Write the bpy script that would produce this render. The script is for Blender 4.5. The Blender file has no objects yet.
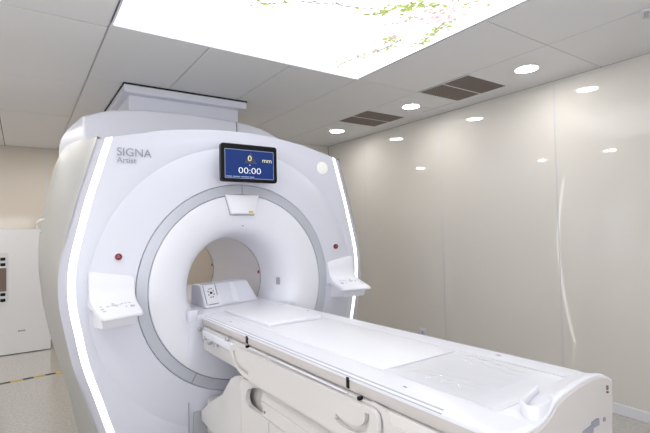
import bpy, bmesh, math, random
from mathutils import Vector, Matrix
random.seed(4)
SC = bpy.context.scene
COL = SC.collection
PI = math.pi

# ---------------------------------------------------------------- materials
def mat(name, col, rough=.5, metal=0., spec=.5, coat=0., emit=None, estr=0., noise=None):
    m = bpy.data.materials.new(name); m.use_nodes = True
    nt = m.node_tree; b = nt.nodes['Principled BSDF']
    b.inputs['Base Color'].default_value = (*col, 1)
    b.inputs['Roughness'].default_value = rough
    b.inputs['Metallic'].default_value = metal
    b.inputs['Specular IOR Level'].default_value = spec
    b.inputs['Coat Weight'].default_value = coat
    if emit:
        b.inputs['Emission Color'].default_value = (*emit, 1)
        b.inputs['Emission Strength'].default_value = estr
    if noise:
        scale, amt = noise
        tc = nt.nodes.new('ShaderNodeTexCoord')
        n = nt.nodes.new('ShaderNodeTexNoise'); n.inputs['Scale'].default_value = scale
        n.inputs['Detail'].default_value = 6; n.inputs['Roughness'].default_value = .7
        r = nt.nodes.new('ShaderNodeValToRGB')
        r.color_ramp.elements[0].position = .35; r.color_ramp.elements[1].position = .65
        r.color_ramp.elements[0].color = (*[c*(1-amt) for c in col], 1)
        r.color_ramp.elements[1].color = (*[min(1, c*(1+amt)) for c in col], 1)
        nt.links.new(tc.outputs['Object'], n.inputs['Vector'])
        nt.links.new(n.outputs['Fac'], r.inputs['Fac'])
        nt.links.new(r.outputs['Color'], b.inputs['Base Color'])
    return m

M = {}
M['white'] = mat('white gloss plastic', (.78, .785, .855), .30)
M['face'] = mat('cool white enamel', (.665, .675, .765), .34)
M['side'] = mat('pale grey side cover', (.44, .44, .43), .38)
M['warm'] = mat('warm white plastic', (.70, .675, .665), .38)
M['pad'] = mat('white vinyl', (.76, .765, .82), .40)
M['ring'] = mat('silver ring paint', (.52, .54, .61), .30, metal=.2)
M['gap'] = mat('black gap', (.015, .015, .018), .7)
M['black'] = mat('black plastic', (.006, .006, .007), .35, spec=.2)
M['grey'] = mat('grey plastic', (.36, .37, .40), .4)
M['midgrey'] = mat('mid grey print', (.28, .28, .33), .5)
M['steel'] = mat('brushed steel', (.55, .55, .57), .32, metal=.9)
M['liner'] = mat('bore liner', (.66, .64, .65), .35)
M['red'] = mat('red button', (.19, .006, .02), .3)
M['pink'] = mat('red marker', (.5, .08, .12), .4)
M['yellow'] = mat('yellow plastic', (.75, .55, .03), .4)
M['groove'] = mat('blue grey groove', (.46, .47, .54), .5)
M['wall'] = mat('beige glass panel', (.725, .695, .65), .03, spec=.5, coat=.8)
M['joint'] = mat('aluminium joint', (.60, .60, .67), .30, metal=.1)
M['backwall'] = mat('beige back panel', (.68, .62, .54), .06, spec=.5)
M['ceil'] = mat('ceiling aluminium panel', (.78, .78, .79), .42, spec=.35)
M['floor'] = mat('speckled vinyl', (.50, .48, .45), .15, spec=.8, noise=(45, .15))
M['skirt'] = mat('white skirting', (.75, .76, .80), .3)
M['grille'] = mat('bronze grille', (.235, .185, .16), .5)
M['grille_dark'] = mat('dark duct', (.06, .045, .04), .8)
M['lampwhite'] = mat('lamp diffuser', (.9, .9, .9), .4, emit=(1, .97, .935), estr=40.)
M['strip'] = mat('light strip', (.9, .9, .9), .4, emit=(1, .965, .90), estr=1.4)
M['panel'] = mat('backlit panel', (.9, .9, .9), .3, emit=(.965, .98, 1), estr=.55)
M['pane'] = mat('front fill glow', (.6, .6, .6), .05, emit=(.93, .96, 1), estr=2.0)  # glow of the added front window, fill light only
M['pane2'] = mat('side fill glow', (.6, .6, .6), .05, emit=(.93, .96, 1), estr=1.0)  # weaker glow for the added window on the left
M['bore_fill'] = mat('bore fill glow', (.9, .9, .9), .4, emit=(1, .97, .95), estr=4.5)  # glow of the added strip inside the bore
M['housing'] = mat('magnet housing white', (.80, .81, .90), .36)
M['petal2'] = mat('pale symbol', (.42, .22, .26), .4)
M['button'] = mat('button print', (.48, .48, .53), .4)
M['beige'] = mat('beige plastic', (.585, .552, .54), .38)
M['bevel'] = mat('lavender grey edge', (.53, .53, .60), .36)
M['lampwhite2'] = mat('lamp diffuser bright', (.9, .9, .9), .4, emit=(1, .97, .935), estr=62.)
M['disc'] = mat('lit disc', (.86, .86, .83), .4, emit=(1, .98, .9), estr=.05)
M['leaf'] = mat('printed leaf', (0, 0, 0), .6, emit=(0.28, 0.35, 0.08), estr=1.)
M['leafd'] = mat('printed dark leaf', (0, 0, 0), .6, emit=(0.2, 0.25, 0.08), estr=1.)
M['twig'] = mat('printed twig', (0, 0, 0), .6, emit=(0.21, 0.19, 0.21), estr=1.)
M['petal'] = mat('printed petal', (0, 0, 0), .6, emit=(0.45, 0.29, 0.33), estr=1.)
M['screen'] = mat('blue screen', (.006, .012, .03), .25, spec=.15, emit=(0.007, 0.018, 0.085), estr=1.)
M['screen_frame'] = mat('screen frame line', (.1, .12, .2), .3, emit=(0.15, 0.18, 0.275), estr=.6)
M['digit'] = mat('white digits', (.2, .2, .2), .4, emit=(0.45, 0.46, 0.475), estr=1.)
M['digity'] = mat('yellow digits', (.2, .2, .1), .4, emit=(0.425, 0.4, 0.21), estr=1.)
M['tri'] = mat('dark triangle', (.02, .02, .03), .4, emit=(0.015, 0.015, 0.045), estr=1.)
M['text'] = mat('grey lettering', (.30, .30, .38), .5)
M['brown'] = mat('brown screen', (.20, .13, .10), .25)
M['cab'] = mat('cabinet white', (.86, .86, .88), .4)

# clear plastic film: see-through with a glossy skin
m = bpy.data.materials.new('clear plastic film'); m.use_nodes = True
nt = m.node_tree; nt.nodes.clear()
o_ = nt.nodes.new('ShaderNodeOutputMaterial'); mx = nt.nodes.new('ShaderNodeMixShader')
tr = nt.nodes.new('ShaderNodeBsdfTransparent'); gl = nt.nodes.new('ShaderNodeBsdfGlossy')
fr = nt.nodes.new('ShaderNodeFresnel'); fr.inputs['IOR'].default_value = 1.16
tr.inputs['Color'].default_value = (1, 1, 1, 1); gl.inputs['Roughness'].default_value = .08
nt.links.new(fr.outputs[0], mx.inputs[0]); nt.links.new(tr.outputs[0], mx.inputs[1])
nt.links.new(gl.outputs[0], mx.inputs[2]); nt.links.new(mx.outputs[0], o_.inputs['Surface'])
M['film'] = m

# hazard tape: yellow and black bands
m = mat('hazard tape', (.7, .5, .05), .5)
nt = m.node_tree; b = nt.nodes['Principled BSDF']
tc = nt.nodes.new('ShaderNodeTexCoord'); wv = nt.nodes.new('ShaderNodeTexWave')
wv.inputs['Scale'].default_value = 1.5; wv.bands_direction = 'X'
rp = nt.nodes.new('ShaderNodeValToRGB'); rp.color_ramp.interpolation = 'CONSTANT'
rp.color_ramp.elements[0].color = (.05, .045, .04, 1); rp.color_ramp.elements[1].color = (.62, .42, .06, 1)
rp.color_ramp.elements[1].position = .45
nt.links.new(tc.outputs['Object'], wv.inputs['Vector']); nt.links.new(wv.outputs['Fac'], rp.inputs['Fac'])
nt.links.new(rp.outputs['Color'], b.inputs['Base Color'])
M['tape'] = m

# ---------------------------------------------------------------- helpers
def finish(name, bm, mats, parent=None, angle=35, smooth=True):
    bmesh.ops.remove_doubles(bm, verts=bm.verts, dist=1e-5)
    bmesh.ops.recalc_face_normals(bm, faces=bm.faces)
    lim = math.radians(angle)
    for f in bm.faces: f.smooth = smooth
    for e in bm.edges:
        e.smooth = not (len(e.link_faces) == 2 and e.calc_face_angle(0) > lim)
    me = bpy.data.meshes.new(name); bm.to_mesh(me); bm.free()
    for mm in (mats if isinstance(mats, (list, tuple)) else [mats]): me.materials.append(M[mm] if isinstance(mm, str) else mm)
    o = bpy.data.objects.new(name, me); COL.objects.link(o)
    if parent:
        o.parent = parent
        o.matrix_parent_inverse = parent_world(parent).inverted()
    return o

def parent_world(p):
    w = p.matrix_basis.copy()
    if p.parent: w = parent_world(p.parent) @ p.matrix_parent_inverse @ w
    return w

def thing(name, label, cat, loc=(0, 0, 0), group=None):
    o = bpy.data.objects.new(name, None); COL.objects.link(o)
    o.location = loc; o.empty_display_size = .05
    return tag(o, label, cat, group)

def tag(o, label, cat, group=None):
    o['label'] = label; o['category'] = cat
    if group: o['group'] = group
    return o

def struct(o):
    o['kind'] = 'structure'; return o

def N(): return bmesh.new()

def box(bm, lo, hi, bev=0, seg=2, mi=0):
    g = bmesh.ops.create_cube(bm, size=1)
    vs = g['verts']
    for v in vs:
        v.co = Vector([lo[i] + (v.co[i] + .5) * (hi[i] - lo[i]) for i in range(3)])
    fs = {f for v in vs for f in v.link_faces}
    for f in fs: f.material_index = mi
    if bev:
        es = list({e for v in vs for e in v.link_edges})
        r = bmesh.ops.bevel(bm, geom=es, offset=bev, segments=seg, profile=.5, affect='EDGES')
        for f in r['faces']: f.material_index = mi
    return vs

def loft(bm, secs, closed=True, cap=True, mi=0):
    rows = [[bm.verts.new(p) for p in s] for s in secs]
    n = len(rows[0]); k = n if closed else n - 1
    fs = []
    for a, b in zip(rows[:-1], rows[1:]):
        for i in range(k):
            j = (i + 1) % n
            try: fs.append(bm.faces.new((a[i], a[j], b[j], b[i])))
            except ValueError: pass
    if cap and closed:
        fs.append(bm.faces.new(rows[0])); fs.append(bm.faces.new(list(reversed(rows[-1]))))
    for f in fs: f.material_index = mi
    return rows

def lathe(bm, prof, c=(0, 1.171), n=96, a0=0, a1=2*PI, mi=0):
    """prof of (r, y) turned about the bore axis (along y)"""
    full = abs(a1 - a0 - 2*PI) < 1e-6
    m = n if full else n + 1
    rows = [[bm.verts.new((c[0] + r*math.cos(a0 + (a1-a0)*i/n), y, c[1] + r*math.sin(a0 + (a1-a0)*i/n))) for i in range(m)] for r, y in prof]
    for a, b in zip(rows[:-1], rows[1:]):
        for i in range(m if full else m-1):
            j = (i+1) % m
            bm.faces.new((a[i], a[j], b[j], b[i])).material_index = mi
    return rows

def cyl(bm, c, axis, r, h, n=24, bev=0, mi=0, r2=None):
    axis = Vector(axis).normalized()
    q = Vector((0, 0, 1)).rotation_difference(axis).to_matrix().to_4x4()
    g = bmesh.ops.create_cone(bm, cap_ends=True, segments=n, radius1=r, radius2=r if r2 is None else r2, depth=h,
                              matrix=Matrix.Translation(Vector(c)) @ q)
    for f in {f for v in g['verts'] for f in v.link_faces}: f.material_index = mi
    if bev:
        es = [e for e in {e for v in g['verts'] for e in v.link_edges} if e.calc_face_angle(0) > .8]
        bmesh.ops.bevel(bm, geom=es, offset=bev, segments=2, profile=.5, affect='EDGES')

def tube(bm, pts, r, n=8, mi=0):
    pts = [Vector(p) for p in pts]; secs = []
    for i, p in enumerate(pts):
        d = (pts[min(i+1, len(pts)-1)] - pts[max(i-1, 0)]).normalized()
        s = d.cross(Vector((0, 0, 1)));
        if s.length < .05: s = d.cross(Vector((0, 1, 0)))
        s.normalize(); t = d.cross(s)
        secs.append([p + s*r*math.cos(2*PI*k/n) + t*r*math.sin(2*PI*k/n) for k in range(n)])
    loft(bm, secs, mi=mi)

def curve(pts, n=8):
    """Catmull-Rom through pts"""
    P = [Vector(p) for p in pts]; out = []
    for i in range(len(P)-1):
        p0, p1, p2, p3 = P[max(i-1, 0)], P[i], P[i+1], P[min(i+2, len(P)-1)]
        for k in range(n):
            t = k/n
            out.append(.5*((2*p1) + (p2-p0)*t + (2*p0-5*p1+4*p2-p3)*t*t + (3*p1-p0-3*p2+p3)*t**3))
    out.append(P[-1]); return out

def plate(bm, outer, holes, to3, depth, bev=0, mi=0):
    """flat outline with holes, made solid; to3 maps (u, v) to 3-D, depth is a vector"""
    es = []
    for lp in [outer] + holes:
        vs = [bm.verts.new(to3(*p)) for p in lp]
        es += [bm.edges.new((vs[i], vs[(i+1) % len(vs)])) for i in range(len(vs))]
    r = bmesh.ops.triangle_fill(bm, use_beauty=True, use_dissolve=False, edges=es)
    fs = [g for g in r['geom'] if isinstance(g, bmesh.types.BMFace)]
    x = bmesh.ops.extrude_face_region(bm, geom=fs, use_keep_orig=True)
    for v in [g for g in x['geom'] if isinstance(g, bmesh.types.BMVert)]: v.co += Vector(depth)
    for f in bm.faces: f.material_index = mi

def rrect(x0, y0, x1, y1, r, n=6):
    out = []
    for cx, cy, a in ((x1-r, y1-r, 0), (x0+r, y1-r, PI/2), (x0+r, y0+r, PI), (x1-r, y0+r, 1.5*PI)):
        out += [(cx + r*math.cos(a + PI/2*k/n), cy + r*math.sin(a + PI/2*k/n)) for k in range(n+1)]
    return out

def text(name, body, size, m, mtx, parent, depth=.0008, align='LEFT', sx=1., fat=0):
    cu = bpy.data.curves.new(name, 'FONT'); cu.body = body; cu.size = size; cu.extrude = depth
    cu.align_x = align; cu.offset = fat
    t = bpy.data.objects.new(name, cu); COL.objects.link(t)
    dg = bpy.context.evaluated_depsgraph_get()
    me = bpy.data.meshes.new_from_object(t.evaluated_get(dg))
    bpy.data.objects.remove(t); bpy.data.curves.remove(cu)
    me.materials.clear(); me.materials.append(M[m])
    me.transform(mtx @ Matrix.Diagonal((sx, 1, 1, 1)))
    o = bpy.data.objects.new(name, me); COL.objects.link(o)
    o.parent = parent; o.matrix_parent_inverse = parent_world(parent).inverted()
    return o

def stand(x, y, z, tilt=0):
    """matrix standing a flat drawing up to face -y at a point"""
    return Matrix.Translation((x, y, z)) @ Matrix.Rotation(PI/2 + tilt, 4, 'X')

def interp(tab, z):
    for (a, b), (c, d) in zip(tab[:-1], tab[1:]):
        if c > a and z <= c: return b + (d-b)*(z-a)/(c-a)
    return tab[-1][1]

# ---------------------------------------------------------------- the room
XR, XL, YB, YF, ZC = 2.724, -3.5, 4.94, -4.6, 2.88
YR, XRET = 2.79, 1.75                       # the back wall steps forward on the right

bm = N(); box(bm, (XL-.1, YF-.1, -.1), (XR+.1, YB+.1, 0)); struct(finish('floor', bm, 'floor'))

LX0, LX1, LY0, LY1 = -.8365, 1.137, -3.2, .05    # opening of the backlit ceiling panel
bm = N()
xs = [XL, -2.175, -1.515, -.855, -.198, .469, 1.140, 1.875, XR]
def cell(x0, x1, y0, y1, g=.0035):
    if x1-x0 < .02 or y1-y0 < .02: return
    box(bm, (x0+g, y0+g, ZC), (x1-g, y1-g, ZC+.02), .002, 1)
for i, (x0, x1) in enumerate(zip(xs[:-1], xs[1:])):
    if x1 <= -.85: ys = [YF, -3.76, -2.48, -1.2, .10, 1.45, 2.70, YB]
    elif x1 <= 1.15: ys = [YF, -3.205, .055, 1.18, 2.31, 3.43, YB]
    elif x1 <= 1.9: ys = [YF, -3.5, -2.4, -1.25, .045, 1.18, 2.31, 3.43, YB]
    else: ys = [YF, -3.9, -2.58, -1.25, .36, 1.6, YB]
    for y0, y1 in zip(ys[:-1], ys[1:]):
        if x1 > LX0+.01 and x0 < LX1-.01 and y0 >= -3.3 and y1 <= .1: continue
        cell(x0, x1, y0, y1, .006 if x1 in (-.855,) else .003)
box(bm, (XL, YF, ZC+.021), (XR, YB, ZC+.03), mi=1)
box(bm, (-.862, YF, ZC-.004), (-.858, YB, ZC+.02), mi=2)
box(bm, (1.872, YF, ZC-.001), (1.878, YB, ZC+.018), mi=2)
struct(finish('ceiling', bm, ['ceil', 'gap', 'joint'], angle=30))

def paneled_wall(name, edges, z0, z1, place, m):
    """row of glossy panels with slim metal joints; place(u, z, d) -> point"""
    bm = N()
    def pb(u0, u1, za, zb, d0, d1, mi, bev=0):
        a, b = place(u0, za, d0), place(u1, zb, d1)
        box(bm, [min(p, q) for p, q in zip(a, b)], [max(p, q) for p, q in zip(a, b)], bev, 1, mi)
    for u0, u1 in zip(edges[:-1], edges[1:]):
        pb(u0+.004, u1-.004, z0, z1, 0, .02, 0, .001)
    for u in edges[1:-1]: pb(u-.005, u+.005, z0, z1, .002, .02, 1)
    pb(edges[0], edges[-1], z0, z1, .02, .08, 0)
    return struct(finish(name, bm, [m, 'joint'], angle=30))
paneled_wall('wall_right', [YF, -3.55, -2.19, -.838, .505, 1.89, YR], 0, ZC, lambda u, z, d: (XR+d, u, z), 'wall')
paneled_wall('wall_back', [XL, -2.3, -1.0, .4, XRET], 0, ZC, lambda u, z, d: (u, YB+d, z), 'backwall')
paneled_wall('wall_left', [YF, -3.2, -1.8, -.4, 1.0, 2.4, 3.8, YB], 0, ZC, lambda u, z, d: (XL-d, u, z), 'wall')
paneled_wall('wall_front', [XL, -2.3, -1.0, .4, 1.7, XR], 0, ZC, lambda u, z, d: (u, YF-d, z), 'wall')
paneled_wall('wall_alcove', [XRET, XR], 0, ZC, lambda u, z, d: (u, YR+d, z), 'wall')
paneled_wall('wall_return', [YR+.08, YB], 0, ZC, lambda u, z, d: (XRET+d, u, z), 'backwall')
bm = N(); plate(bm, rrect(-3.3, .95, .8, 2.2, .02), [rrect(-3.23, 1.02, -1.28, 2.13, .01), rrect(-1.21, 1.02, .73, 2.13, .01)], lambda u, v: (u, YF+.002, v), (0, .03, 0)); wf = struct(finish('fill_window_1', bm, 'skirt'))  # unseen window added to throw fill light from the front
for a, b in ((-3.23, -1.28), (-1.21, .73)):
    bm = N(); box(bm, (a, YF+.004, 1.02), (b, YF+.012, 2.13)); finish('fill_pane', bm, 'pane', wf)
bm = N(); plate(bm, rrect(-4.1, .9, -.3, 2.3, .02), [rrect(-4.03, .97, -2.23, 2.23, .01), rrect(-2.17, .97, -.37, 2.23, .01)], lambda u, v: (XL+.002, u, v), (.03, 0, 0)); wf = struct(finish('fill_window_2', bm, 'skirt'))  # second unseen window, added as fill from the left
for a, b in ((-4.03, -2.23), (-2.17, -.37)):
    bm = N(); box(bm, (XL+.004, a, .97), (XL+.012, b, 2.23)); finish('fill_pane', bm, 'pane2', wf)
bm = N(); box(bm, (XR-.015, YF, 0), (XR-.0005, YR, .085), .003, 1); struct(finish('baseboard_right', bm, 'skirt'))
bm = N(); box(bm, (XL, YB-.015, 0), (XRET, YB-.0005, .085), .003, 1); struct(finish('baseboard_back', bm, 'skirt'))
bm = N(); box(bm, (XRET, YR-.015, 0), (XR-.016, YR-.0005, .085), .003, 1); struct(finish('baseboard_alcove', bm, 'skirt'))

# ---------------------------------------------------------------- backlit ceiling panel
t = thing('ceiling_light_panel', 'large white backlit ceiling panel printed with blossom branches above the scanner table', 'ceiling light', ((LX0+LX1)/2, (LY0+LY1)/2, ZC))
bm = N()
for lo, hi in (((LX0-.012, LY0-.012), (LX0, LY1+.012)), ((LX1, LY0-.012), (LX1+.012, LY1+.012)),
               ((LX0, LY0-.012), (LX1, LY0)), ((LX0, LY1), (LX1, LY1+.012))):
    box(bm, (*lo, ZC-.004), (*hi, ZC+.018))
finish('frame', bm, 'skirt', t)
bm = N()
box(bm, (LX0, LY0, ZC+.002), (LX1, LY1, ZC+.016))
def blade(x, y, ln, w, a, mi):
    z = ZC + .0012
    d = Vector((math.cos(a), math.sin(a), 0)); s = Vector((-d.y, d.x, 0)); p = Vector((x, y, z))
    bm.faces.new([bm.verts.new(q) for q in (p, p+d*ln*.35+s*w*.5, p+d*ln*.75+s*w*.35, p+d*ln, p+d*ln*.75-s*w*.35, p+d*ln*.35-s*w*.5)]).material_index = mi
def twig(pts, w):
    for a, b in zip(pts[:-1], pts[1:]):
        dx, dy = b[0]-a[0], b[1]-a[1]
        blade(a[0], a[1], math.hypot(dx, dy)*1.05, w, math.atan2(dy, dx), 3)
TW = []
def branch(pts, w, leaves, kinds, spread=.05, size=.05):
    pts = [(p.x, p.y) for p in curve([(*p, 0) for p in pts], 4)]
    pts = [(x+random.uniform(-.008, .008), y+random.uniform(-.008, .008)) for x, y in pts]
    twig(pts, w*1.7)
    for k in range(int(leaves*1.2)):
        x, y = random.choice(pts)
        s = size*random.uniform(.35, .9)
        blade(x+random.gauss(0, spread*.6), y+random.gauss(0, spread*.6), s, s*.5, random.uniform(0, 2*PI), random.choice(kinds))
BR = [([(337, 67), (352, 59), (367, 55), (385, 48), (401, 40)], .010, 46, (1, 1, 2, 4), .04, .055),
      ([(383, 44), (392, 38), (400, 37)], .008, 30, (1, 1, 4), .04, .055),
      ([(420, 45), (428, 38), (437, 32), (448, 24)], .009, 40, (1, 1, 2), .045, .06),
      ([(300, 2), (330, 4), (360, 8), (389, 11)], .009, 12, (1, 3), .03, .045),
      ([(366, 15), (378, 14), (390, 11)], .010, 26, (1, 1, 2), .035, .055),
      ([(405, 8), (415, 6), (425, 7), (436, 5)], .010, 46, (1, 1, 2), .04, .06),
      ([(430, 14), (445, 10), (460, 4), (478, 5)], .007, 34, (4, 4, 1), .07, .05),
      ([(432, 24), (446, 18), (458, 19)], .005, 22, (4,), .07, .05),
      ([(255, 2), (272, 4), (288, 3)], .008, 16, (1, 2), .03, .05),
      ([(388, 24), (405, 22), (418, 14)], .006, 18, (1, 4), .05, .05)]
CAM = Vector((-1.313, -2.97, 1.56)); FPX = 443.13
YAW, PIT, ROL = [math.radians(a) for a in (34.42, 1.688, -1.205)]
fw = Vector((math.sin(YAW)*math.cos(PIT), math.cos(YAW)*math.cos(PIT), math.sin(PIT)))
rt = Vector((math.cos(YAW), -math.sin(YAW), 0)); up = rt.cross(fw)
rt, up = rt*math.cos(ROL)+up*math.sin(ROL), up*math.cos(ROL)-rt*math.sin(ROL)
def ceil_xy(px, py):      # where a spot of the print lies on the panel
    d = fw + rt*(px-325)/FPX - up*(py-216.5)/FPX
    return tuple((CAM + d*((ZC-CAM.z)/d.z))[:2])
for pts, *rest in BR: branch([ceil_xy(*p) for p in pts], *rest)
for k in range(4):        # more of the print, over the viewer
    x, y = random.uniform(-.5, .8), -1.5-.4*k
    branch([(x, y), (x+.2, y-.1), (x+.35, y-.25)], .01, 40, (1, 1, 2, 4), .06, .06)
bm.normal_update()
me = bpy.data.meshes.new('printed_diffuser'); 
for f in bm.faces:
    if f.normal.z > 0 and f.material_index: f.normal_flip()
bm.to_mesh(me); bm.free()
for k in ('panel', 'leaf', 'leafd', 'twig', 'petal'): me.materials.append(M[k])
o = bpy.data.objects.new('printed_diffuser', me); COL.objects.link(o); o.parent = t; o.matrix_parent_inverse = parent_world(t).inverted()

# ---------------------------------------------------------------- downlights
def downlight(x, y, label, group='recessed ceiling downlights'):
    t = thing('downlight', label, 'downlight', (x, y, ZC), group)
    bm = N()
    bmesh.ops.create_circle(bm, segments=32, radius=.1)
    bm.clear()
    n = 36
    rows = [[bm.verts.new((x+r*math.cos(2*PI*i/n), y+r*math.sin(2*PI*i/n), z)) for i in range(n)] for r, z in ((.103, ZC), (.101, ZC-.006), (.090, ZC-.007), (.088, ZC-.001), (.086, ZC-.0005))]
    for a, b in zip(rows[:-1], rows[1:]):
        for i in range(n): bm.faces.new((a[i], a[(i+1) % n], b[(i+1) % n], b[i]))
    finish('rim', bm, 'skirt', t)
    bm = N(); cyl(bm, (x, y, ZC-.0025), (0, 0, 1), .088, .004, 36); finish('diffuser', bm, 'lampwhite' if x > 0 and y < 3 else 'lampwhite2', t)
downlight(2.18, 1.80, 'round recessed downlight beyond both ceiling vents, farthest along right wall')
downlight(2.18, .43, 'round recessed downlight between the two brown ceiling vents')
downlight(2.20, -.894, 'large round recessed downlight nearest the camera, right of both vents')
for x, y in ((-1.98, 1.95), (-1.98, .67), (-1.98, -.62), (-1.98, -1.9), (-1.98, 3.3), (-.55, 3.9), (1.1, 4.0), (-3.0, 3.9)): downlight(x, y, 'round recessed downlight above the left or rear of the room, out of view; rear ones added for fill', 'downlights beyond the picture edge')  # left row inferred from wall reflections; rear ones added as unseen fill

# ---------------------------------------------------------------- ceiling vents
def vent(x0, x1, y0, y1, label):
    t = thing('air_vent', label, 'air vent', ((x0+x1)/2, (y0+y1)/2, ZC), 'brown ceiling vents')
    bm = N(); z0, z1 = ZC-.006, ZC-.0005; ym = (y0+y1)/2
    for lo, hi in (((x0, y0), (x1, y0+.012)), ((x0, y1-.012), (x1, y1)), ((x0, y0+.012), (x0+.012, y1-.012)), ((x1-.012, y0+.012), (x1, y1-.012)),
                   ((x0+.012, ym-.007), (x1-.012, ym+.007))):
        box(bm, (*lo, z0), (*hi, z1))
    finish('frame', bm, 'grey' if False else 'ceil', t)
    bm = N(); box(bm, (x0+.012, y0+.012, ZC-.0016), (x1-.012, y1-.012, ZC-.0004)); finish('backing', bm, 'grille_dark', t)
    for a, b in ((y0+.012, ym-.007), (ym+.007, y1-.012)):
        bm = N()
        n = 20
        for k in range(n+1):
            x = x0+.014 + (x1-x0-.028)*k/n
            box(bm, (x-.0045, a, ZC-.0055), (x+.0045, b, ZC-.0018))
        for k in range(1, 10):
            y = a + (b-a)*k/10
            box(bm, (x0+.012, y-.004, ZC-.0053), (x1-.012, y+.004, ZC-.0018))
        finish('grille', bm, 'grille', t)
vent(1.86, 2.455, .785, 1.36, 'brown ceiling grille farther from the camera, between the two smaller downlights')
vent(1.88, 2.455, -.55, .033, 'brown ceiling grille nearest the camera, left of the largest downlight')
t = thing('fire_sprinkler', 'small grey sprinkler head on ceiling at right edge', 'sprinkler', (1.88, -1.87, ZC))
bm = N(); cyl(bm, (1.90, -1.87, ZC-.004), (0, 0, 1), .035, .008, 24, .002); finish('escutcheon', bm, 'skirt', t)
bm = N(); cyl(bm, (1.90, -1.87, ZC-.022), (0, 0, 1), .011, .03, 16); cyl(bm, (1.90, -1.87, ZC-.04), (0, 0, 1), .022, .004, 16); finish('nozzle', bm, 'steel', t)
# slim access slot by the right wall
tag(finish('ceiling_slot', (lambda b: (box(b, (2.463, .10, ZC-.003), (2.481, .545, ZC-.0004)), b)[1])(N()), 'joint'), 'slim grey slot diffuser in the ceiling beside the right wall', 'air slot')

# ---------------------------------------------------------------- ceiling duct over the scanner
t = thing('ceiling_duct', 'white flanged duct box on the ceiling above and behind the scanner', 'duct', (0, 1.75, ZC))
bm = N(); box(bm, (-.582, 1.150, ZC-.012), (.582, 2.32, ZC-.0005)); finish('gap_shade', bm, 'gap', t)  # black box standing in for the shade in the gap above the flange
bm = N(); box(bm, (-.575, 1.158, 2.800), (.575, 2.31, ZC-.012), .004, 1); finish('flange', bm, 'housing', t)
bm = N(); box(bm, (-.522, 1.245, 2.664), (.520, 2.2, 2.800), .003, 1); finish('duct_box', bm, 'housing', t)

# ---------------------------------------------------------------- MRI scanner
mri = thing('mri_scanner', 'large white scanner with a round bore, silver ring and curved light strips', 'mri scanner', (0, .85, 0))
K = 1.0155
def kz(z): return 1.56 + (z-1.56)*K
EDGE = [(0, .70), (.15, .755), (.36, .83), (.571, .895), (.787, .962), (1.0, 1.005), (1.13, 1.028), (1.26, 1.036), (1.36, 1.030), (1.44, 1.018), (1.6, .982), (1.766, .942), (1.944, .89), (2.08, .851), (2.158, .83)]
EDGE = [(max(0, kz(z)), x*K) for z, x in EDGE]; EDGE[0] = (0, .70)
EDGE = [(p.y, p.x) for p in curve([(x, z, 0) for z, x in EDGE], 3)]
TOP = [(.843, kz(2.158)), (.70, 2.203), (.56, 2.237), (.43, 2.259), (.3, 2.275), (.15, 2.286), (0, 2.289)]
def ring_y(x, z):
    r = math.hypot(x, z-1.171)
    return .048*min(1, max(0, (r-.74)/.36))**1.3
CZ = 1.171
outline = [(x, z) for z, x in EDGE] + TOP[1:] + [(-x, z) for x, z in TOP[-2::-1]] + [(-x, z) for z, x in EDGE[-2::-1]]
# front cover: polar grid between silver ring and outline
def hit(a):
    d = Vector((math.cos(a), math.sin(a))); best = None
    P = outline
    for i in range(len(P)):
        p, q = Vector((P[i][0], P[i][1]-CZ)), Vector((P[(i+1) % len(P)][0], P[(i+1) % len(P)][1]-CZ))
        e = q-p; den = d.x*e.y-d.y*e.x
        if abs(den) < 1e-9: continue
        tt = (p.x*e.y-p.y*e.x)/den; ss = (p.x*d.y-p.y*d.x)/den
        if tt > 0 and -1e-6 <= ss <= 1+1e-6: best = tt if best is None else min(best, tt)
    return best
angs = sorted({round(math.atan2(z-CZ, x) % (2*PI), 6) for x, z in outline} | {round(2*PI*i/120, 6) for i in range(120)})
angs = [a for i, a in enumerate(angs) if i == 0 or a-angs[i-1] > .004]
R0, RG = .7262, .990
bm = N(); rows = []
for kind in range(10):
    row = []
    for a in angs:
        R = hit(a); c, s = math.cos(a), math.sin(a)
        r = [R0, R0, R0+.004, .86, RG-.0035, RG, RG+.0035, None, R, R][kind]
        if r is None: r = RG+.0035+(R-RG-.0035)*.5
        x, z = r*c, CZ+r*s
        y = ring_y(x, z)
        if kind == 0: y += .03
        if kind == 1: y += .004
        if kind == 5: y += .0018
        if kind == 9: y += .03
        row.append(bm.verts.new((x, y, z)))
    rows.append(row)
for a, b in zip(rows[:-1], rows[1:]):
    for i in range(len(angs)):
        j = (i+1) % len(angs); bm.faces.new((a[i], a[j], b[j], b[i]))
finish('front_cover', bm, 'face', mri, angle=30)
# silver ring with dark gaps
bm = N(); lathe(bm, [(.6525, .02), (.6525, .003), (.656, -.002), (.7205, -.002), (.724, .003), (.724, .02)]); ring = finish('trim_ring', bm, 'ring', mri)
bm = N(); lathe(bm, [(.646, .014), (.732, .014), (.732, .03), (.646, .03), (.646, .014)])
finish('ring_gap', bm, 'gap', mri)
for ang in (PI/2, math.radians(238), math.radians(302)):
    q = Matrix.Rotation(-ang, 4, 'Y')
    bm = N(); vs = box(bm, (.6545, -.0034, -.0032), (.7215, .001, .0032))
    for v in vs: v.co = q @ v.co + Vector((0, 0, CZ))
    finish('ring_joint', bm, 'midgrey', ring)
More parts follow.
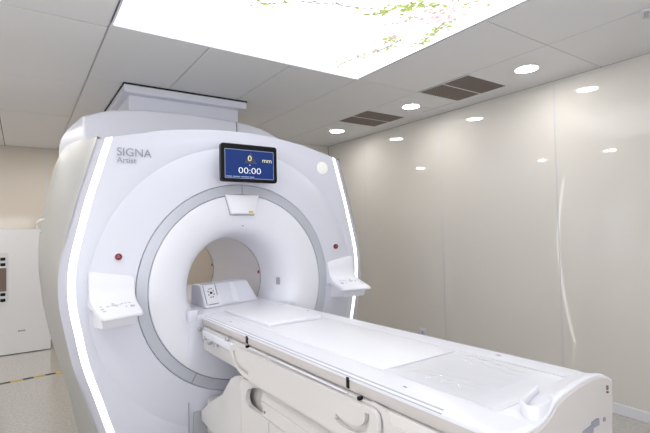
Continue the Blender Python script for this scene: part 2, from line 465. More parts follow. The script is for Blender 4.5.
# inner cover and flared bore mouth
prof = [(.650, .02), (.650, .002), (.646, -.003), (.60, -.006), (.54, -.004), (.48, .006), (.44, .022), (.41, .045), (.385, .08), (.368, .125), (.355, .19), (.348, .27), (.345, .35), (.345, .424)]
pc = [(p.x, p.y) for p in curve([(a, b, 0) for a, b in prof[3:]], 4)]
bm = N(); lathe(bm, prof[:3]+pc, n=128); finish('bore_mouth', bm, 'white', mri)
bm = N(); lathe(bm, [(.3445, .432), (.3445, 1.535)], n=128); finish('bore_liner', bm, 'liner', mri)
for a, b in ((.42, .437), (1.53, 1.552)):
    bm = N(); lathe(bm, [(.350, a), (.350, b)], n=96); finish('bore_seam', bm, 'gap', mri)
bm = N(); lathe(bm, [(.345, 1.55), (.36, 1.60), (.40, 1.66), (.47, 1.71), (.56, 1.735)], n=96); finish('rear_bore_mouth', bm, 'face', mri)
a = math.radians(150)
bm = N(); lathe(bm, [(.3435, .50), (.3435, 1.48)], n=6, a0=a-.05, a1=a+.05); lathe(bm, [(.344, .50), (.344, 1.48)], n=6, a0=a-.05, a1=a+.05); finish('bore_fill_strip', bm, 'bore_fill', mri)  # added glowing strip, hidden from the camera, to brighten the bore
for x, y, z in ((.337, .45, 1.215), (.337, 1.56, 1.215)):
    bm = N(); cyl(bm, (x, y, z), (-1, 0, -.12), .013, .012, 16, .002); finish('alignment_marker', bm, 'pink', mri)
# body shell behind the front cover
MID = [(0, .94), (.15, .965), (.36, 1.015), (.571, 1.07), (.787, 1.13), (1.0, 1.168), (1.26, 1.195), (1.44, 1.198), (1.6, 1.187), (1.766, 1.165), (1.944, 1.13), (2.10, 1.093), (2.175, 1.072)]
def half(y):
    f = min(1, max(0, (y-.085)/.55)); f = f*(2-f)*.92+f*.08
    pts = []
    for z, x in EDGE:
        b = x + .084; pts.append((b + (interp(MID, z)-b)*f if y >= .085 else b, z))
    if y > 1.45:
        g = ((y-1.45)/.3)**2*.07
        pts = [(x-g, z) for x, z in pts]
    xt, zt = pts[-1]
    fr_ = 1 if y <= .085 else 0
    for sx, dz in ((.972, .012), (.90, .035), (.70, .07), (.45, .10), (.2, .118), (0, .124)):
        xx = xt*sx
        zf = interp([(-a, b) for a, b in TOP], -xx) - .014 if xx < .843 else TOP[0][1] - .014
        pts.append((xx, zf*fr_ + (zt-.012)*(1-fr_)))
    return pts
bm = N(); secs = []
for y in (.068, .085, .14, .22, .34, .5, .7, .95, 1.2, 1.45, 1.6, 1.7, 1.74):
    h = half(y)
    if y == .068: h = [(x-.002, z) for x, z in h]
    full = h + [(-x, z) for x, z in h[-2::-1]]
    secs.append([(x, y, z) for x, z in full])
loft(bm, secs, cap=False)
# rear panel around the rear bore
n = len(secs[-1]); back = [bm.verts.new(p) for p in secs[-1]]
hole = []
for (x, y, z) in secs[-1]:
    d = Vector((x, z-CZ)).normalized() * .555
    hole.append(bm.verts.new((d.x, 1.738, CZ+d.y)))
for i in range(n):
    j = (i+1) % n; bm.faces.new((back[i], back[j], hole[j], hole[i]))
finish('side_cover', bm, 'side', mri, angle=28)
# light strips and the bevel outside them
for sgn in (-1, 1):
    tab = [(z, x) for z, x in EDGE if z >= 0]
    bm = N(); secs = []
    for z, x in tab:
        y = ring_y(x, z)
        a, b = sgn*(x+.001), sgn*(x+.039)
        zo = z-.010 if z > 2.1 else z
        secs.append([(a, y-.001, z), (b, y+.016, zo), (b, y+.03, zo), (a, y+.03, z)])
    loft(bm, secs); finish('light_strip', bm, 'strip', mri)
    bm = N(); secs = []
    for z, x in tab:
        y = ring_y(x, z)
        a, b = sgn*(x+.039), sgn*(x+.086)
        zo = z-.012 if z > 2.1 else z; zp = z-.014 if z > 2.1 else z
        secs.append([(a, y+.014, zo), (b, y+.030, zp), (b, y+.06, zp), (a, y+.06, zo)])
    loft(bm, secs); finish('edge_bevel', bm, 'bevel', mri)
# raised magnet housing at the rear top
CR = [(1.045, 2.05), (1.045, 2.30), (1.035, 2.37), (.99, 2.452), (.90, 2.527), (.80, 2.568), (.70, 2.602), (.55, 2.628), (.40, 2.643), (.2, 2.653), (0, 2.655)]
def crown(cut, dz):
    pts = []
    for x, z in CR: pts.append((min(x, cut), z-dz))
    return pts
def cut_top(cut, dz):
    out = []
    zc = interp([(-x, z) for x, z in CR], -cut)
    for x, z in CR:
        if x > cut:
            zz = 2.05 + (zc-2.05)*(z-2.05)/(2.53-2.05)
            out.append((cut, min(zz, zc)-dz))
        else: out.append((x, z-dz))
    out[0] = (out[0][0], 2.05)
    return out
bm = N(); secs = []
for y, cut, dz in ((1.085, .885, .014), (1.095, .893, .004), (1.11, .90, 0), (1.30, 1.045, 0), (1.5, 1.045, 0), (1.66, 1.03, .01), (1.72, .99, .04)):
    h = cut_top(cut, dz); secs.append([(x, y, z) for x, z in h + [(-x, z) for x, z in h[-2::-1]]])
loft(bm, secs)
for v in bm.verts:
    if v.co.y < 1.2: v.co.y -= (2.655-v.co.z)*.05
hous = finish('magnet_housing', bm, 'housing', mri, angle=25)
bm = N(); box(bm, (.427, 1.06, 2.46), (.430, 1.084, 2.63)); finish('housing_seam', bm, 'midgrey', hous)
# bridge carrying the cradle through the bore
bm = N(); loft(bm, [[(-.28, y, .97), (-.300, y, 1.008), (-.30, y, 1.012), (.30, y, 1.012), (.300, y, 1.008), (.28, y, .97)] for y in (-.04, 1.7)])
finish('bore_bridge', bm, 'white', mri)
# docking block under the bore
def plan(w, d, z, r=.05):
    return [(-w, .06, z), (-w, -d+r, z), (-w+r*.3, -d+r*.3, z), (-w+r, -d, z), (w-r, -d, z), (w-r*.3, -d+r*.3, z), (w, -d+r, z), (w, .06, z)]
bm = N(); secs = []
for x in [-.402, -.398, -.385] + [-.36+.72*k/24 for k in range(25)] + [.385, .398, .402]:
    zb = CZ-math.sqrt(.6495**2-x*x); e_ = {.402: .030, .398: .012, .385: .003}.get(round(abs(x), 3), 0)
    secs.append([(x, .03, zb), (x, -.004+min(e_, .004), zb+.001), (x, -.018+e_*.5, zb+.05), (x, -.034+e_, zb+.16), (x, -.045+e_, .97), (x, -.045+e_, 1.006), (x, -.041+e_, 1.011), (x, .06, 1.011)])
loft(bm, secs)
dock = finish('docking_block', bm, 'face', mri, angle=50)
for s in (-1, 1):
    bm = N(); lo, hi = sorted((s*.345, s*.406)); box(bm, (lo, -.046, .97), (hi, .06, 1.044 if s < 0 else 1.016), .006, 2); finish('docking_cheek', bm, 'face', dock)
for x in (-.40, .40):
    bm = N(); box(bm, (x-.002, .002, .02), (x+.002, .012, .43)); finish('cover_seam', bm, 'grey', mri)
bm = N(); box(bm, (-.37, .0, .05), (.37, .03, .36), .01); finish('docking_base', bm, 'grey', mri)
# intake cap under the ring
bm = N()
loft(bm, [[(-.133, .0, 1.822), (.128, .0, 1.822), (.082, .0, 1.680), (-.092, .0, 1.680)],
          [(-.131, -.012, 1.820), (.126, -.012, 1.820), (.082, -.034, 1.684), (-.092, -.034, 1.684)],
          [(-.122, -.016, 1.812), (.117, -.016, 1.812), (.074, -.040, 1.692), (-.084, -.040, 1.692)]])
for v in bm.verts: v.co.y -= .004
cap = finish('camera_cap', bm, 'white', mri)
bm = N(); loft(bm, [[(-.137, -.005, 1.818), (.132, -.005, 1.818), (.087, -.005, 1.674), (-.097, -.005, 1.674)], [(-.137, -.0085, 1.818), (.132, -.0085, 1.818), (.087, -.0085, 1.674), (-.097, -.0085, 1.674)]]); finish('cap_gap', bm, 'grey', cap)
bm = N(); box(bm, (.030, -.0475, 1.6905), (.066, -.030, 1.704), .004, 2); finish('yellow_lamp', bm, 'yellow', cap)
bm = N(); cyl(bm, (0, -.0065, 1.60), (0, -1, 0), .005, .006, 12); finish('sensor_dot', bm, 'grey', mri)
# display
ang = math.radians(2)
scr = None
bm = N(); o3 = lambda u, v: (u+.008, -.125, 2.033+v)
plate(bm, rrect(-.212, -.131, .212, .131, .018), [], o3, (0, .03, 0))
scr = finish('display', bm, 'black', mri)
bm = N(); box(bm, (-.13, -.096, 1.96), (.13, .03, 2.10), .01); finish('display_mount', bm, 'white', scr)
bm = N(); plate(bm, rrect(-.186, -.108, .186, .094, .004), [], lambda u, v: (u+.008, -.1262, 2.033+v), (0, .0008, 0)); finish('screen_border', bm, 'screen_frame', scr)
bm = N(); plate(bm, rrect(-.182, -.104, .182, .090, .003), [], lambda u, v: (u+.008, -.1268, 2.033+v), (0, .0008, 0)); screen = finish('screen', bm, 'screen', scr)
bm = N(); plate(bm, [(-.045, .0), (.055, .0), (.005, .078)], [], lambda u, v: (u+.008, -.1272, 2.033+v), (0, .0003, 0)); finish('triangle_icon', bm, 'tri', screen)
text('digit_text', '0', .056, 'digity', stand(.006, -.1276, 2.050), screen, .0003, 'CENTER', 1.15, -.0004)
text('unit_text', 'mm', .046, 'digity', stand(.140, -.1276, 2.046), screen, .0003, 'CENTER', 1.1, -.0003)
text('timer_text', '00:00', .060, 'digit', stand(.006, -.1276, 1.962), screen, .0003, 'CENTER', 1.32, -.0008)
bm = N(); box(bm, (.004, -.1278, 2.018), (.010, -.1273, 2.024)); finish('dot_icon', bm, 'digit', screen)
for a, b in ((-.168, -.127), (-.120, -.067), (-.060, -.002), (.004, .038)):
    bm = N(); box(bm, (a, -.1278, 1.934), (b, -.1273, 1.941)); finish('status_text', bm, 'screen_frame', screen)
# lettering, lamp disc, stop buttons
text('model_lettering', 'SIGNA', .0735, 'text', stand(-.8225, .0385, 2.0525, 0), mri, .0006, sx=.985)
text('model_lettering', 'Artist', .050, 'text', stand(-.8205, .0375, 2.009, 0), mri, .0006, sx=.98)
bm = N(); cyl(bm, (.737, .0445, 2.066), (0, -1, 0), .052, .008, 40, .002); finish('lamp_disc', bm, 'disc', mri)
for sgn in (-1, 1):
    x = .822*sgn
    y = ring_y(x, 1.42)
    bm = N(); cyl(bm, (x, y-.002, 1.42), (0, -1, 0), .026, .012, 32, .003); eb = finish('emergency_button', bm, 'skirt', mri)
    bm = N(); cyl(bm, (x, y-.012, 1.42), (0, -1, 0), .0205, .018, 32, .004); bt = finish('button_cap', bm, 'red', eb)
    bm = N()
    for k in range(3):
        a = PI/2 + 2*PI*k/3
        cyl(bm, (x+.006*math.cos(a), y-.0215, 1.42+.006*math.sin(a)), (0, -1, 0), .0035, .002, 10)
    finish('button_symbol', bm, 'petal2', bt)
lab_c = Vector((.3630, .146, 1.163)); lab_u = Vector((-.25, 1, 0)).normalized(); lab_v = Vector((.02, 0, 1)); lab_n = lab_u.cross(lab_v)*(-1)
bm = N(); plate(bm, rrect(-.021, -.028, .021, .028, .003), [], lambda u, v: lab_c+lab_u*u+lab_v*v+Vector((-.004, 0, 0)), (-.002, 0, 0)); finish('bore_label', bm, 'grey', mri)
# control shelves on the face
ICON = [(.08, .35, .007), (.08, .56, .009), (.10, .73, .009), (.25, .40, .009), (.42, .40, .018), (.56, .38, .008), (.63, .28, .007), (.72, .27, .007), (.82, .27, .008), (.67, .55, .011), (.85, .55, .015), (.40, .22, .008)]
for sgn in (-1, 1):
    prof = [(.045, 1.338), (.002, 1.338), (-.006, 1.33), (-.014, 1.26), (-.03, 1.205), (-.06, 1.172), (-.10, 1.157), (-.27, 1.110), (-.288, 1.100), (-.290, 1.089), (-.27, 1.083), (-.10, 1.122), (-.03, 1.132), (.045, 1.136)]
    def tx(u, y):                    # u: 0 inner edge, 1 outer edge
        f = min(1, max(0, -y/.29)); inn, out = .737-.012*f, .987-.030*f
        return sgn*(inn+(out-inn)*u)
    def sec(u, s_):
        out = []
        for y, z in prof:
            zz = z - s_*.006
            if z > 1.19: zz -= (1-u)*.042*min(1, (z-1.19)/.14)
            out.append((tx(u, y), (y*(.79+.21*u) if y < -.06 else y)+(.012*s_ if y < -.2 else 0), zz if z > 1.13 else z))
        return out
    bm = N(); loft(bm, [sec(0, 1.6), sec(.03, .5), sec(.08, 0), sec(.92, 0), sec(.97, .5), sec(1, 1.6)])
    cp = finish('control_panel', bm, 'white', mri, angle=40)
    bm = N(); loft(bm, [[(tx(u, -.02), .045, 1.0), (tx(u, -.20), -.212*(.79+.21*u), 1.030), (tx(u2, -.235), -.238*(.79+.21*u), 1.094), (tx(u2, -.02), .045, 1.134)] for u, u2 in ((.14, .09), (.88, .93))])
    finish('shelf_bracket', bm, 'white', cp, angle=20)
    for u, v, r in ICON:
        if sgn > 0: u = 1-u
        y = -.085 - .175*v; z = 1.157 - (-.10-y)*(.047/.17) if y < -.10 else 1.157+(y+.10)*-.4
        uu = .06+.88*(u if sgn > 0 else 1-u); xx = tx(uu, y); y *= .79+.21*uu
        bm = N(); cyl(bm, (xx, y, z), (0, -.27, 1), r*1.15, .003, 16)
        for q in bm.verts: q.co.y = y+(q.co.y-y)*.8
        finish('button', bm, 'button', cp)
# wall-side cable hook
bm = N(); tube(bm, curve([(-1.135, .78, 1.68), (-1.20, .80, 1.672), (-1.225, .80, 1.64), (-1.21, .80, 1.60), (-1.16, .80, 1.575)], 5), .006); finish('cable_loop', bm, 'skirt', mri)

# ---------------------------------------------------------------- patient table
tab = thing('patient_table', 'long white patient table docked to the scanner, with folded side board', 'patient table', (0, -1.2, 0))
def rail_profile(s):
    return [(s*.219, 1.034), (s*.312, 1.034), (s*.320, 1.030), (s*.326, 1.022), (s*.329, 1.014), (s*.3305, 1.00), (s*.330, .985), (s*.325, .976), (s*.30, .972), (s*.219, .972)]
def cover_profile(s):
    return [(s*.2175, 1.0375), (s*.316, 1.0375), (s*.3225, 1.0360), (s*.3275, 1.0315), (s*.3305, 1.0245), (s*.3315, 1.016), (s*.328, 1.0145), (s*.320, 1.028), (s*.2175, 1.032)]
for s in (-1, 1):
    ye = -2.30 if s < 0 else -2.165
    bm = N(); loft(bm, [[(x, y, z) for x, z in rail_profile(s)] for y in (-.795, ye+.03, ye)] + [[(x-s*.012 if abs(x) > .3 else x, ye-.012, z-.012 if z > 1 else z) for x, z in rail_profile(s)]])
    rail = finish('side_rail', bm, 'beige', tab, angle=40)
    bm = N(); loft(bm, [[(x, y, z) for x, z in rail_profile(s)] for y in (-.775, -.085)] + [[(x-s*.012 if abs(x) > .3 else x, -.064, z-.004 if z > 1 else z) for x, z in rail_profile(s)]])
    finish('rail_end', bm, 'beige', tab, angle=40)
    lo, hi = sorted((s*.23, s*.3345)); bm = N(); box(bm, (lo, -.7955, .985), (hi, -.7745, 1.022)); finish('rail_clip', bm, 'black', tab)
    bm = N(); loft(bm, [[(x, y, z) for x, z in cover_profile(s)] for y in (-.07, ye)] + [[(x-s*.010 if abs(x) > .3 else x, ye-.010, z-.008) for x, z in cover_profile(s)]])
    cov = finish('rail_cover', bm, 'white', tab, angle=25)
    for dx_, zz, w in ((.3225, 1.0362, .0014), (.3292, 1.0275, .0016)):
        lo, hi = sorted((s*(dx_-.003), s*(dx_+.0012))); bm = N(); box(bm, (lo, -2.10, zz-w), (hi, -.10, zz+w)); finish('accessory_groove', bm, 'groove', cov)
    lo, hi = sorted((s*.325, s*.3345)); bm = N(); box(bm, (lo, -1.670, .985), (hi, -1.656, 1.024)); finish('rail_slot', bm, 'black', rail)
    for y in (-.43, -1.90) if s < 0 else (-.43, -1.87):
        bm = N(); cyl(bm, (s*.276, y, 1.038), (0, 0, 1), .017, .002, 20)
        for v in bm.verts: v.co.x = s*.276+(v.co.x-s*.276)*.62
        sl = finish('strap_slot', bm, 'skirt', tab)
        bm = N(); cyl(bm, (s*.276, y, 1.0388), (0, 0, 1), .009, .002, 16)
        for v in bm.verts: v.co.x = s*.276+(v.co.x-s*.276)*.5
        finish('slot_hole', bm, 'midgrey', sl)
# gap between rails and cradle
for s in (-1, 1):
    lo, hi = sorted((s*.2135, s*.219)); bm = N(); box(bm, (lo, -2.285 if s < 0 else -2.15, .95), (hi, -.10, 1.026)); finish('cradle_gap', bm, 'grey', tab)
# moving cradle, gently dished
W = .2138
us = [-1, -.985, -.94, -.8, -.5, 0, .5, .8, .94, .985, 1]
def crs(y, dish, drop=0):
    top = []
    for u in us:
        z = 1.0375 - dish*(1-abs(u)**4) - drop
        if abs(u) == 1: z -= .004
        top.append((u*W, y, z))
    return [(-W, y, .945)] + top + [(W, y, .945)]
bm = N(); loft(bm, [crs(-.062, .004), crs(-.3, .004), crs(-1.715, .004), crs(-1.735, .007), crs(-1.80, .015), crs(-2.05, .018), crs(-2.13, .010), crs(-2.16, .002), crs(-2.20, .0)])
finish('cradle', bm, 'pad', tab, angle=40)
bm = N(); box(bm, (-.205, -1.716, 1.0325), (.205, -.10, 1.0405), .003, 2); finish('mattress', bm, 'pad', tab)
bm = N(); box(bm, (-.178, -.74, 1.040), (.178, -.075, 1.062), .006, 3); finish('head_pad', bm, 'pad', tab)
# shaped foot end
ETOP = [(-.2138, 1.022), (-.17, 1.024), (-.148, 1.026), (-.12, 1.031), (-.092, 1.042), (-.058, 1.058), (-.014, 1.066), (.04, 1.071), (.116, 1.074), (.198, 1.071), (.274, 1.061), (.325, 1.045), (.355, 1.032), (.372, 1.024), (.378, 1.012)]
ETOP = [(p.x, p.y) for p in curve([(a, b, 0) for a, b in ETOP], 3)]
def skew(x, y): return y + .085*x*min(1, max(0, (-2.16-y)/.1))
def endsec(y, f, low, inset=0):
    t_ = []
    for x, z in ETOP:
        fl = 1.0405 if x < .31 else 1.0405 - (x-.31)*.45
        t_.append((x, skew(x, y), fl+(z-fl)*f - inset))
    return [(-.2138, skew(-.2138, y), low)] + t_ + [(.366, skew(.345, y), 1.000), (.335, skew(.335, y), .985), (.335, skew(.335, y), low)]
bm = N(); loft(bm, [endsec(-2.172, 0, .95), endsec(-2.20, .15, .95), endsec(-2.235, .6, .95), endsec(-2.258, .93, .95), endsec(-2.268, 1, .95), endsec(-2.276, 1, .95, .003)], cap=True)
finish('foot_end', bm, 'pad', tab, angle=40)
bm = N(); lo = .70
e = [(x, z-.009) for x, z in ETOP if x < .360]
secs = []
for y, ins in ((-2.262, 0), (-2.279, 0), (-2.283, .004)):
    secs.append([(-.2138+ins, skew(-.21, y), lo)] + [(min(max(x, -.2138+ins), .360-ins), skew(x, y), z-ins) for x, z in e] + [(.358-ins, skew(.35, y), .97), (.350-ins, skew(.34, y), .90), (.325-ins, skew(.31, y), lo)])
bm = N(); loft(bm, secs); plt = finish('end_plate', bm, 'beige', tab, angle=40)
def mark(name, x0, x1, z0, z1, m):
    bm = N(); y = skew((x0+x1)/2, -2.284); box(bm, (x0, y-.004, z0), (x1, y+.006, z1)); return finish(name, bm, m, plt)
for a in ((.10, .165, .908, .928), (.168, .215, .916, .936), (-.115, -.085, .955, .966), (.262, .274, .912, .922)): mark('latch_slot', *a, 'midgrey')
mark('warning_mark', .302, .308, 1.004, 1.018, 'brown'); mark('warning_mark', .300, .309, .994, .999, 'brown')
# horseshoe grip on the foot end
path = [(.007, -2.186), (-.056, -2.202), (-.125, -2.222), (-.148, -2.236), (-.160, -2.254), (-.154, -2.268), (-.134, -2.275), (-.100, -2.274), (-.06, -2.265), (-.03, -2.250)]
pc = curve([(a, b, 0) for a, b in path], 5)
bm = N(); secs = []
for i, p in enumerate(pc):
    d = (pc[min(i+1, len(pc)-1)] - pc[max(i-1, 0)]).normalized(); nrm = Vector((-d.y, d.x, 0)); w = .007
    t_ = i/(len(pc)-1)
    zt = 1.064-.002*t_; zb = 1.018
    secs.append([(*(p-nrm*w)[:2], zb), (*(p-nrm*w)[:2], zt-.003), (*(p-nrm*w*.5)[:2], zt), (*(p+nrm*w*.5)[:2], zt), (*(p+nrm*w)[:2], zt-.003), (*(p+nrm*w)[:2], zb)])
loft(bm, secs); finish('foot_grip', bm, 'pad', tab, angle=50)
# folded-down side boards with cut-out grips
def band(pts, w):
    """outline of a slot of width w that follows pts"""
    P = curve([(a, b, 0) for a, b in pts], 5); A, B = [], []
    for i, p in enumerate(P):
        d = (P[min(i+1, len(P)-1)] - P[max(i-1, 0)]).normalized(); n_ = Vector((-d.y, d.x, 0))*w*.5
        A.append((p+n_)[:2]); B.append((p-n_)[:2])
    return A + B[::-1]
for s in (-1, 1):
    rnd = lambda pts: [(p.x, p.y) for p in curve([(a, b, 0) for a, b in pts], 4)]
    out = rnd([(-.66, .950), (-.618, .946), (-.606, .925), (-.625, .885), (-.672, .846), (-.75, .818), (-.85, .810)]) + rnd([(-1.70, .812), (-1.79, .822), (-1.835, .860), (-1.848, .905), (-1.845, .940), (-1.83, .956), (-1.80, .961)])
    hA = band([(-.658, .925), (-.668, .892), (-.70, .866), (-.76, .850), (-.84, .848)], .022)
    hB = band([(-1.61, .872), (-1.65, .862), (-1.715, .862), (-1.768, .880), (-1.792, .908), (-1.794, .940)], .024)
    bm = N(); plate(bm, out, [hA, hB], lambda u, v: (s*.336, u, v), (s*.018, 0, 0))
    sb = finish('side_board', bm, 'warm', tab)
    md = sb.modifiers.new('soft edge', 'BEVEL'); md.width = .005; md.segments = 2; md.limit_method = 'ANGLE'; md.angle_limit = math.radians(50)
    bm = N(); lo, hi = sorted((s*.3305, s*.3345)); box(bm, (lo, -1.83, .83), (hi, -.64, .945)); finish('board_backing', bm, 'warm', sb)
    for a, b in ((-.82, -1.02), (-1.04, -1.66)):
        lo, hi = sorted((s*.330, s*.341)); bm = N(); box(bm, (lo, b, .9655), (hi, a, .971), .002, 1); finish('hinge_bar', bm, 'white', sb)
    for y in (-.795, -1.735):
        lo, hi = sorted((s*.325, s*.343)); bm = N(); box(bm, (lo, y-.006, .964), (hi, y+.006, .975)); finish('hinge_block', bm, 'black', sb)
    bm = N(); lo, hi = sorted((s*.20, s*.330)); box(bm, (lo, -2.25 if s < 0 else -2.16, .815), (hi, -.10, .968), .008); finish('frame_skirt', bm, 'warm', tab)
    bm = N(); lo, hi = sorted((s*.331, s*.3335)); plate(bm, [(-1.86, .80), (-1.86, .93), (-1.845, .955), (-1.80, .972), (-1.80, .978), (-1.86, .972), (-1.885, .955), (-1.90, .93), (-2.24, .92), (-2.24, .80)], [], lambda u, v: (s*.329, u, v), (s*.008, 0, 0)); finish('skirt_end', bm, 'warm', tab)
    bm = N(); lo, hi = sorted((s*.325, s*.346)); box(bm, (lo, -.61, .905), (hi, -.12, .952), .006, 2); finish('hinge_carrier', bm, 'white', tab)
    for y, z, r in ((-.072, .948, .012), (-.17, .905, .012), (-.255, .897, .018), (-.37, .897, .011), (-.55, .968, .012)):
        bm = N(); cyl(bm, (s*.347, y, z), (s, 0, 0), r, .022, 16, .003); finish('latch_knob', bm, 'steel', tab)
bm = N(); box(bm, (-.2, -2.15, .86), (.2, -.10, .945)); finish('frame_tray', bm, 'warm', tab)
# pedestal: wide foot at the docking end, narrowing column, recessed flanks
def ped(y, wl, zl, wt, zt):
    return [(-wl, y, .305), (-wl, y, zl), (-wt, y, zt), (wt, y, zt), (wl, y, zl), (wl, y, .305)]
bm = N(); loft(bm, [ped(-.015, .322, .366, .302, .378), ped(-.12, .325, .384, .298, .450), ped(-.32, .328, .396, .294, .556), ped(-.37, .328, .406, .293, .606), ped(-.46, .329, .450, .292, .690), ped(-.53, .330, .492, .291, .724), ped(-.61, .330, .541, .290, .746), ped(-.655, .329, .640, .290, .752), ped(-.68, .327, .700, .290, .756)])
es = [e for e in bm.edges if e.is_manifold and e.calc_face_angle(0) > .5]
bmesh.ops.bevel(bm, geom=es, offset=.012, segments=2, affect='EDGES', profile=.5)
finish('docking_pedestal', bm, 'warm', tab, angle=30)
# flank panel with rounded recess
for s in (-1, 1):
    outer = [(-.665, .28), (-.665, .72), (-.70, .762), (-.9, .785), (-2.18, .80), (-2.18, .28)]
    hole = [(p.x, p.y) for p in curve([(a, b, 0) for a, b in [(-.90, .768), (-.80, .735), (-.755, .705), (-.742, .668), (-.765, .640), (-.83, .634)]], 5)] + [(-2.08, .634), (-2.10, .65), (-2.10, .77), (-2.08, .783)]
    bm = N(); plate(bm, outer, [hole], lambda u, v: (s*.300, u, v), (s*.025, 0, 0))
    fl = finish('flank_panel', bm, 'warm', tab)
    bm = N(); lo, hi = sorted((s*.14, s*.272)); box(bm, (lo, -2.15, .29), (hi, -.67, .80), .01); finish('column', bm, 'warm', tab)
    for k, (xa, xb, za, zb, ya) in enumerate(((.270, .290, .745, .81, -.86), (.287, .299, .692, .742, -.875), (.298, .306, .676, .689, -.885), (.303, .313, .632, .673, -.91))):
        bm = N(); loft(bm, [[(s*.14, y, za), (s*xb, y, za), (s*(xb-.002), y, za+.006), (s*xa, y, zb), (s*.14, y, zb)] for y in (ya, -2.15)])
        es = [e for e in bm.edges if e.calc_face_angle(0) > .5]
        bmesh.ops.bevel(bm, geom=es, offset=.003, segments=2, affect='EDGES', profile=.5)
        finish('column_fairing', bm, 'warm', tab)
    bm = N(); cyl(bm, (s*.3105, -.935, .652), (s, 0, 0), .006, .006, 12); finish('screw', bm, 'midgrey', fl)
    bm = N(); lo, hi = sorted((s*.3235, s*.3258)); box(bm, (lo, -1.012, .285), (hi, -1.008, .630)); finish('panel_seam', bm, 'midgrey', fl)
bm = N(); box(bm, (-.29, -2.15, .20), (.29, -.02, .45), .02); finish('chassis', bm, 'warm', tab)
for x in (-.24, .24):
    for y in (-.30, -2.0):
        bm = N(); cyl(bm, (x, y, .075), (1, 0, 0), .075, .045, 28, .01); wh = finish('caster_wheel', bm, 'black', tab)
        bm = N(); box(bm, (x-.035, y-.03, .07), (x-.025, y+.03, .21)); box(bm, (x+.025, y-.03, .07), (x+.035, y+.03, .21)); finish('caster_fork', bm, 'steel', wh)

# the table top dips slightly towards the bore
def dip(o):
    for v in o.data.vertices: v.co.z -= (v.co.y+1.2)*.0135+.010
    o.data.update()
STAY = ('foot_end', 'end_plate', 'foot_grip', 'docking_pedestal', 'flank_panel', 'column', 'column_fairing', 'chassis', 'caster_wheel')
for o in tab.children:
    if o.name.split('.')[0] in STAY: continue
    dip(o)
    for q in o.children: dip(q)

# ---------------------------------------------------------------- coil base on the cradle at the bore mouth
coil = thing('coil_base', 'white wedge-shaped coil block on the table at the bore mouth', 'coil block', (-.04, .25, 1.062))
FL, FR = Vector((-.226, .150)), Vector((.248, .275)); dx = (FR-FL).normalized(); dn = Vector((-.02, 1)); Wd = (FR-FL).length
def cp_(u, v, z): 
    p = FL + dx*u + dn*v; return (p.x, p.y, z)
Zb, Zt = 1.0145, 1.170
def csec(u, rec=0, top=0): return [cp_(u, .0+rec*.02, Zb), cp_(u, .010+rec, Zb+.012), cp_(u, .105+rec, Zt-.006-top), cp_(u, .118+rec, Zt-top), cp_(u, .27, Zt-.004-top), cp_(u, .30, Zt-.02-top), cp_(u, .31, Zb)]
bm = N(); loft(bm, [csec(0, .008, .006), csec(.008), csec(.148), csec(.152, .014), csec(.268, .034), csec(.300), csec(Wd-.01), csec(Wd, .008, .006)])
for v in bm.verts:                       # right end leans in
    p = Vector((v.co.x, v.co.y))-FL; u = p.dot(dx)
    if u > Wd-.06: v.co -= Vector((dx.x, dx.y, 0))*(v.co.z-Zb)*.35
cb = finish('coil_housing', bm, 'white', coil, angle=30)
sl = Vector((0, .095, Zt-.006-Zb-.012)).normalized()
def fpnt(u, t, off=0):                   # point on the sloped front face
    v = .010+.095*t; z = Zb+.012+(Zt-.018-Zb)*t
    nz, nv = .095, -(Zt-.018-Zb); L = math.hypot(nz, nv)
    return cp_(u, v+nv/L*off, z+nz/L*off)
nrm = Vector(fpnt(0, .5, 1))-Vector(fpnt(0, .5, 0))
bm = N(); plate(bm, rrect(.022, .06, .120, .98, .03), [], lambda u, v: fpnt(u, v, .0005), nrm*.004); pp = finish('connector_plate', bm, 'pad', coil)
bm = N(); plate(bm, rrect(.016, .04, .020, 1.0, .001), [], lambda u, v: fpnt(u, v, .0005), nrm*.004); plate(bm, rrect(.122, .45, .126, 1.0, .001), [], lambda u, v: fpnt(u, v, .0005), nrm*.004); plate(bm, rrect(.030, .025, .118, .05, .001), [], lambda u, v: fpnt(u, v, .0005), nrm*.004); finish('plate_edge', bm, 'midgrey', pp)
bm = N()
for k in range(8):
    a = 2*PI*(k+.5)/8
    cyl(bm, fpnt(.073+.024*math.cos(a), .58+.22*math.sin(a), .0055), nrm, .0045, .003, 10)
cyl(bm, fpnt(.073, .58, .0055), nrm, .010, .003, 16); finish('connector_pins', bm, 'black', pp)

# ---------------------------------------------------------------- plastic film on the foot of the cradle
bm = N(); nx, ny = 46, 60; rows = []
for j in range(ny+1):
    row = []
    y = -1.745 - .36*j/ny
    for i in range(nx+1):
        u = -1+2*i/nx; x = u*.192
        z = 1.0465 - .004*(1-u*u) + .0005*math.sin(5*u+9*j/ny) + .0004*math.sin(13*u-7*j/ny+1.5)
        for cx, sl_, amp in ((-.72, .22, .006), (-.55, .3, .004), (.70, -.22, .007), (.50, -.30, .004)):
            z += amp*math.exp(-((u-cx-sl_*(j/ny-.5))/.045)**2)*(1-abs(2*j/ny-1)**3)
        row.append(bm.verts.new((x + .006*math.sin(j*.5), y + .004*math.sin(i*.7), z)))
    rows.append(row)
for a, b in zip(rows[:-1], rows[1:]):
    for i in range(nx): bm.faces.new((a[i], a[i+1], b[i+1], b[i]))
film = finish('plastic_sheet', bm, 'film'); dip(film)
tag(film, 'clear wrinkled plastic sheet lying on the foot end of the table', 'plastic sheet')

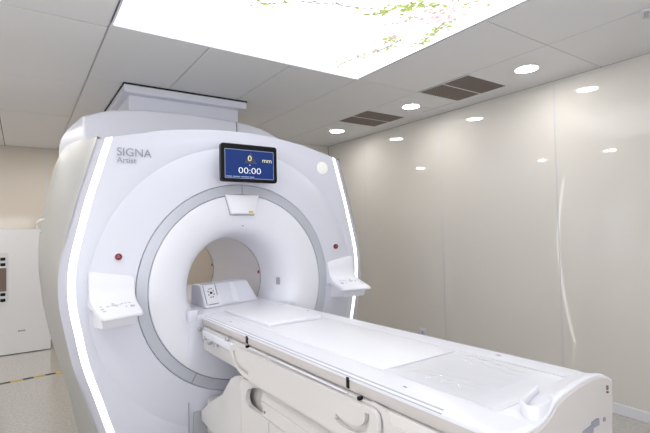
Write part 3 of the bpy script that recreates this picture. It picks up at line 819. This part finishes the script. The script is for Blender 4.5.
# ---------------------------------------------------------------- things on the walls and floor
t = thing('wall_socket', 'small white socket plate low on the right wall behind the table', 'socket', (XR, .855, .28))
bm = N(); box(bm, (XR-.010, .80, .225), (XR-.0005, .91, .335), .003, 2); finish('plate', bm, 'skirt', t)
bm = N(); box(bm, (XR-.013, .825, .25), (XR-.009, .885, .31), .002, 1); finish('outlet', bm, 'face', t)
for z in (.268, .292):
    bm = N(); box(bm, (XR-.0145, .848, z-.006), (XR-.0128, .852, z+.006)); box(bm, (XR-.0145, .858, z-.006), (XR-.0128, .862, z+.006)); finish('pin_hole', bm, 'black', t)

cab = thing('equipment_cabinet', 'white equipment cabinet with black buttons at left edge, against the back wall', 'cabinet', (-1.6, 4.5, 0))
bm = N(); plate(bm, rrect(-2.3, .0, -.985, 1.652, .02), [], lambda u, v: (u, 4.22, v+.012 if v < .5 else v), (0, .66, 0)); finish('body', bm, 'cab', cab)
bm = N(); box(bm, (-2.26, 4.25, 0), (-1.02, 4.84, .02)); finish('plinth', bm, 'gap', cab)
bm = N(); plate(bm, rrect(-1.78, .70, -1.455, 1.34, .03), [], lambda u, v: (u, 4.209, v), (0, .01, 0)); cpn = finish('control_plate', bm, 'skirt', cab)
bm = N(); plate(bm, rrect(-1.75, .84, -1.478, 1.145, .008), [], lambda u, v: (u, 4.206, v), (0, .004, 0)); finish('screen', bm, 'brown', cpn)
for x in (-1.72, -1.62, -1.515):
    for z in (1.19, 1.262, .80, .725):
        bm = N(); box(bm, (x-.028, 4.200, z-.020), (x+.028, 4.209, z+.020), .006, 2); finish('button', bm, 'black', cpn)
bm = N(); 
for k in range(3): box(bm, (-1.352+k*.028, 4.2165, .292), (-1.328+k*.028, 4.2195, .312), 0)
finish('nameplate', bm, 'grey', cab)
bm = N(); box(bm, (XL+.3, 2.880, .0003), (.2, 2.935, .0018)); tp = finish('floor_tape', bm, 'tape')
tp.rotation_euler.z = math.radians(6.0); tp.location = (.30, .165, 0)
tag(tp, 'yellow and black hazard tape stripe on the floor left of the scanner', 'floor tape')

# ---------------------------------------------------------------- light, camera
w = bpy.data.worlds.new('World'); SC.world = w; w.use_nodes = True
w.node_tree.nodes['Background'].inputs[0].default_value = (.9, .93, 1, 1)
w.node_tree.nodes['Background'].inputs[1].default_value = .05
cd = bpy.data.cameras.new('Camera'); cam = bpy.data.objects.new('Camera', cd); COL.objects.link(cam)
cd.sensor_width = 36; cd.lens = FPX/650*36; cd.clip_start = .05
m3 = Matrix((rt, up, -fw)).transposed()
cam.matrix_world = Matrix.Translation(CAM) @ m3.to_4x4()
SC.camera = cam
vs = SC.view_settings
vs.view_transform = 'Standard'; vs.look = 'None'; vs.gamma = 1; vs.use_curve_mapping = False; vs.exposure = 1.05
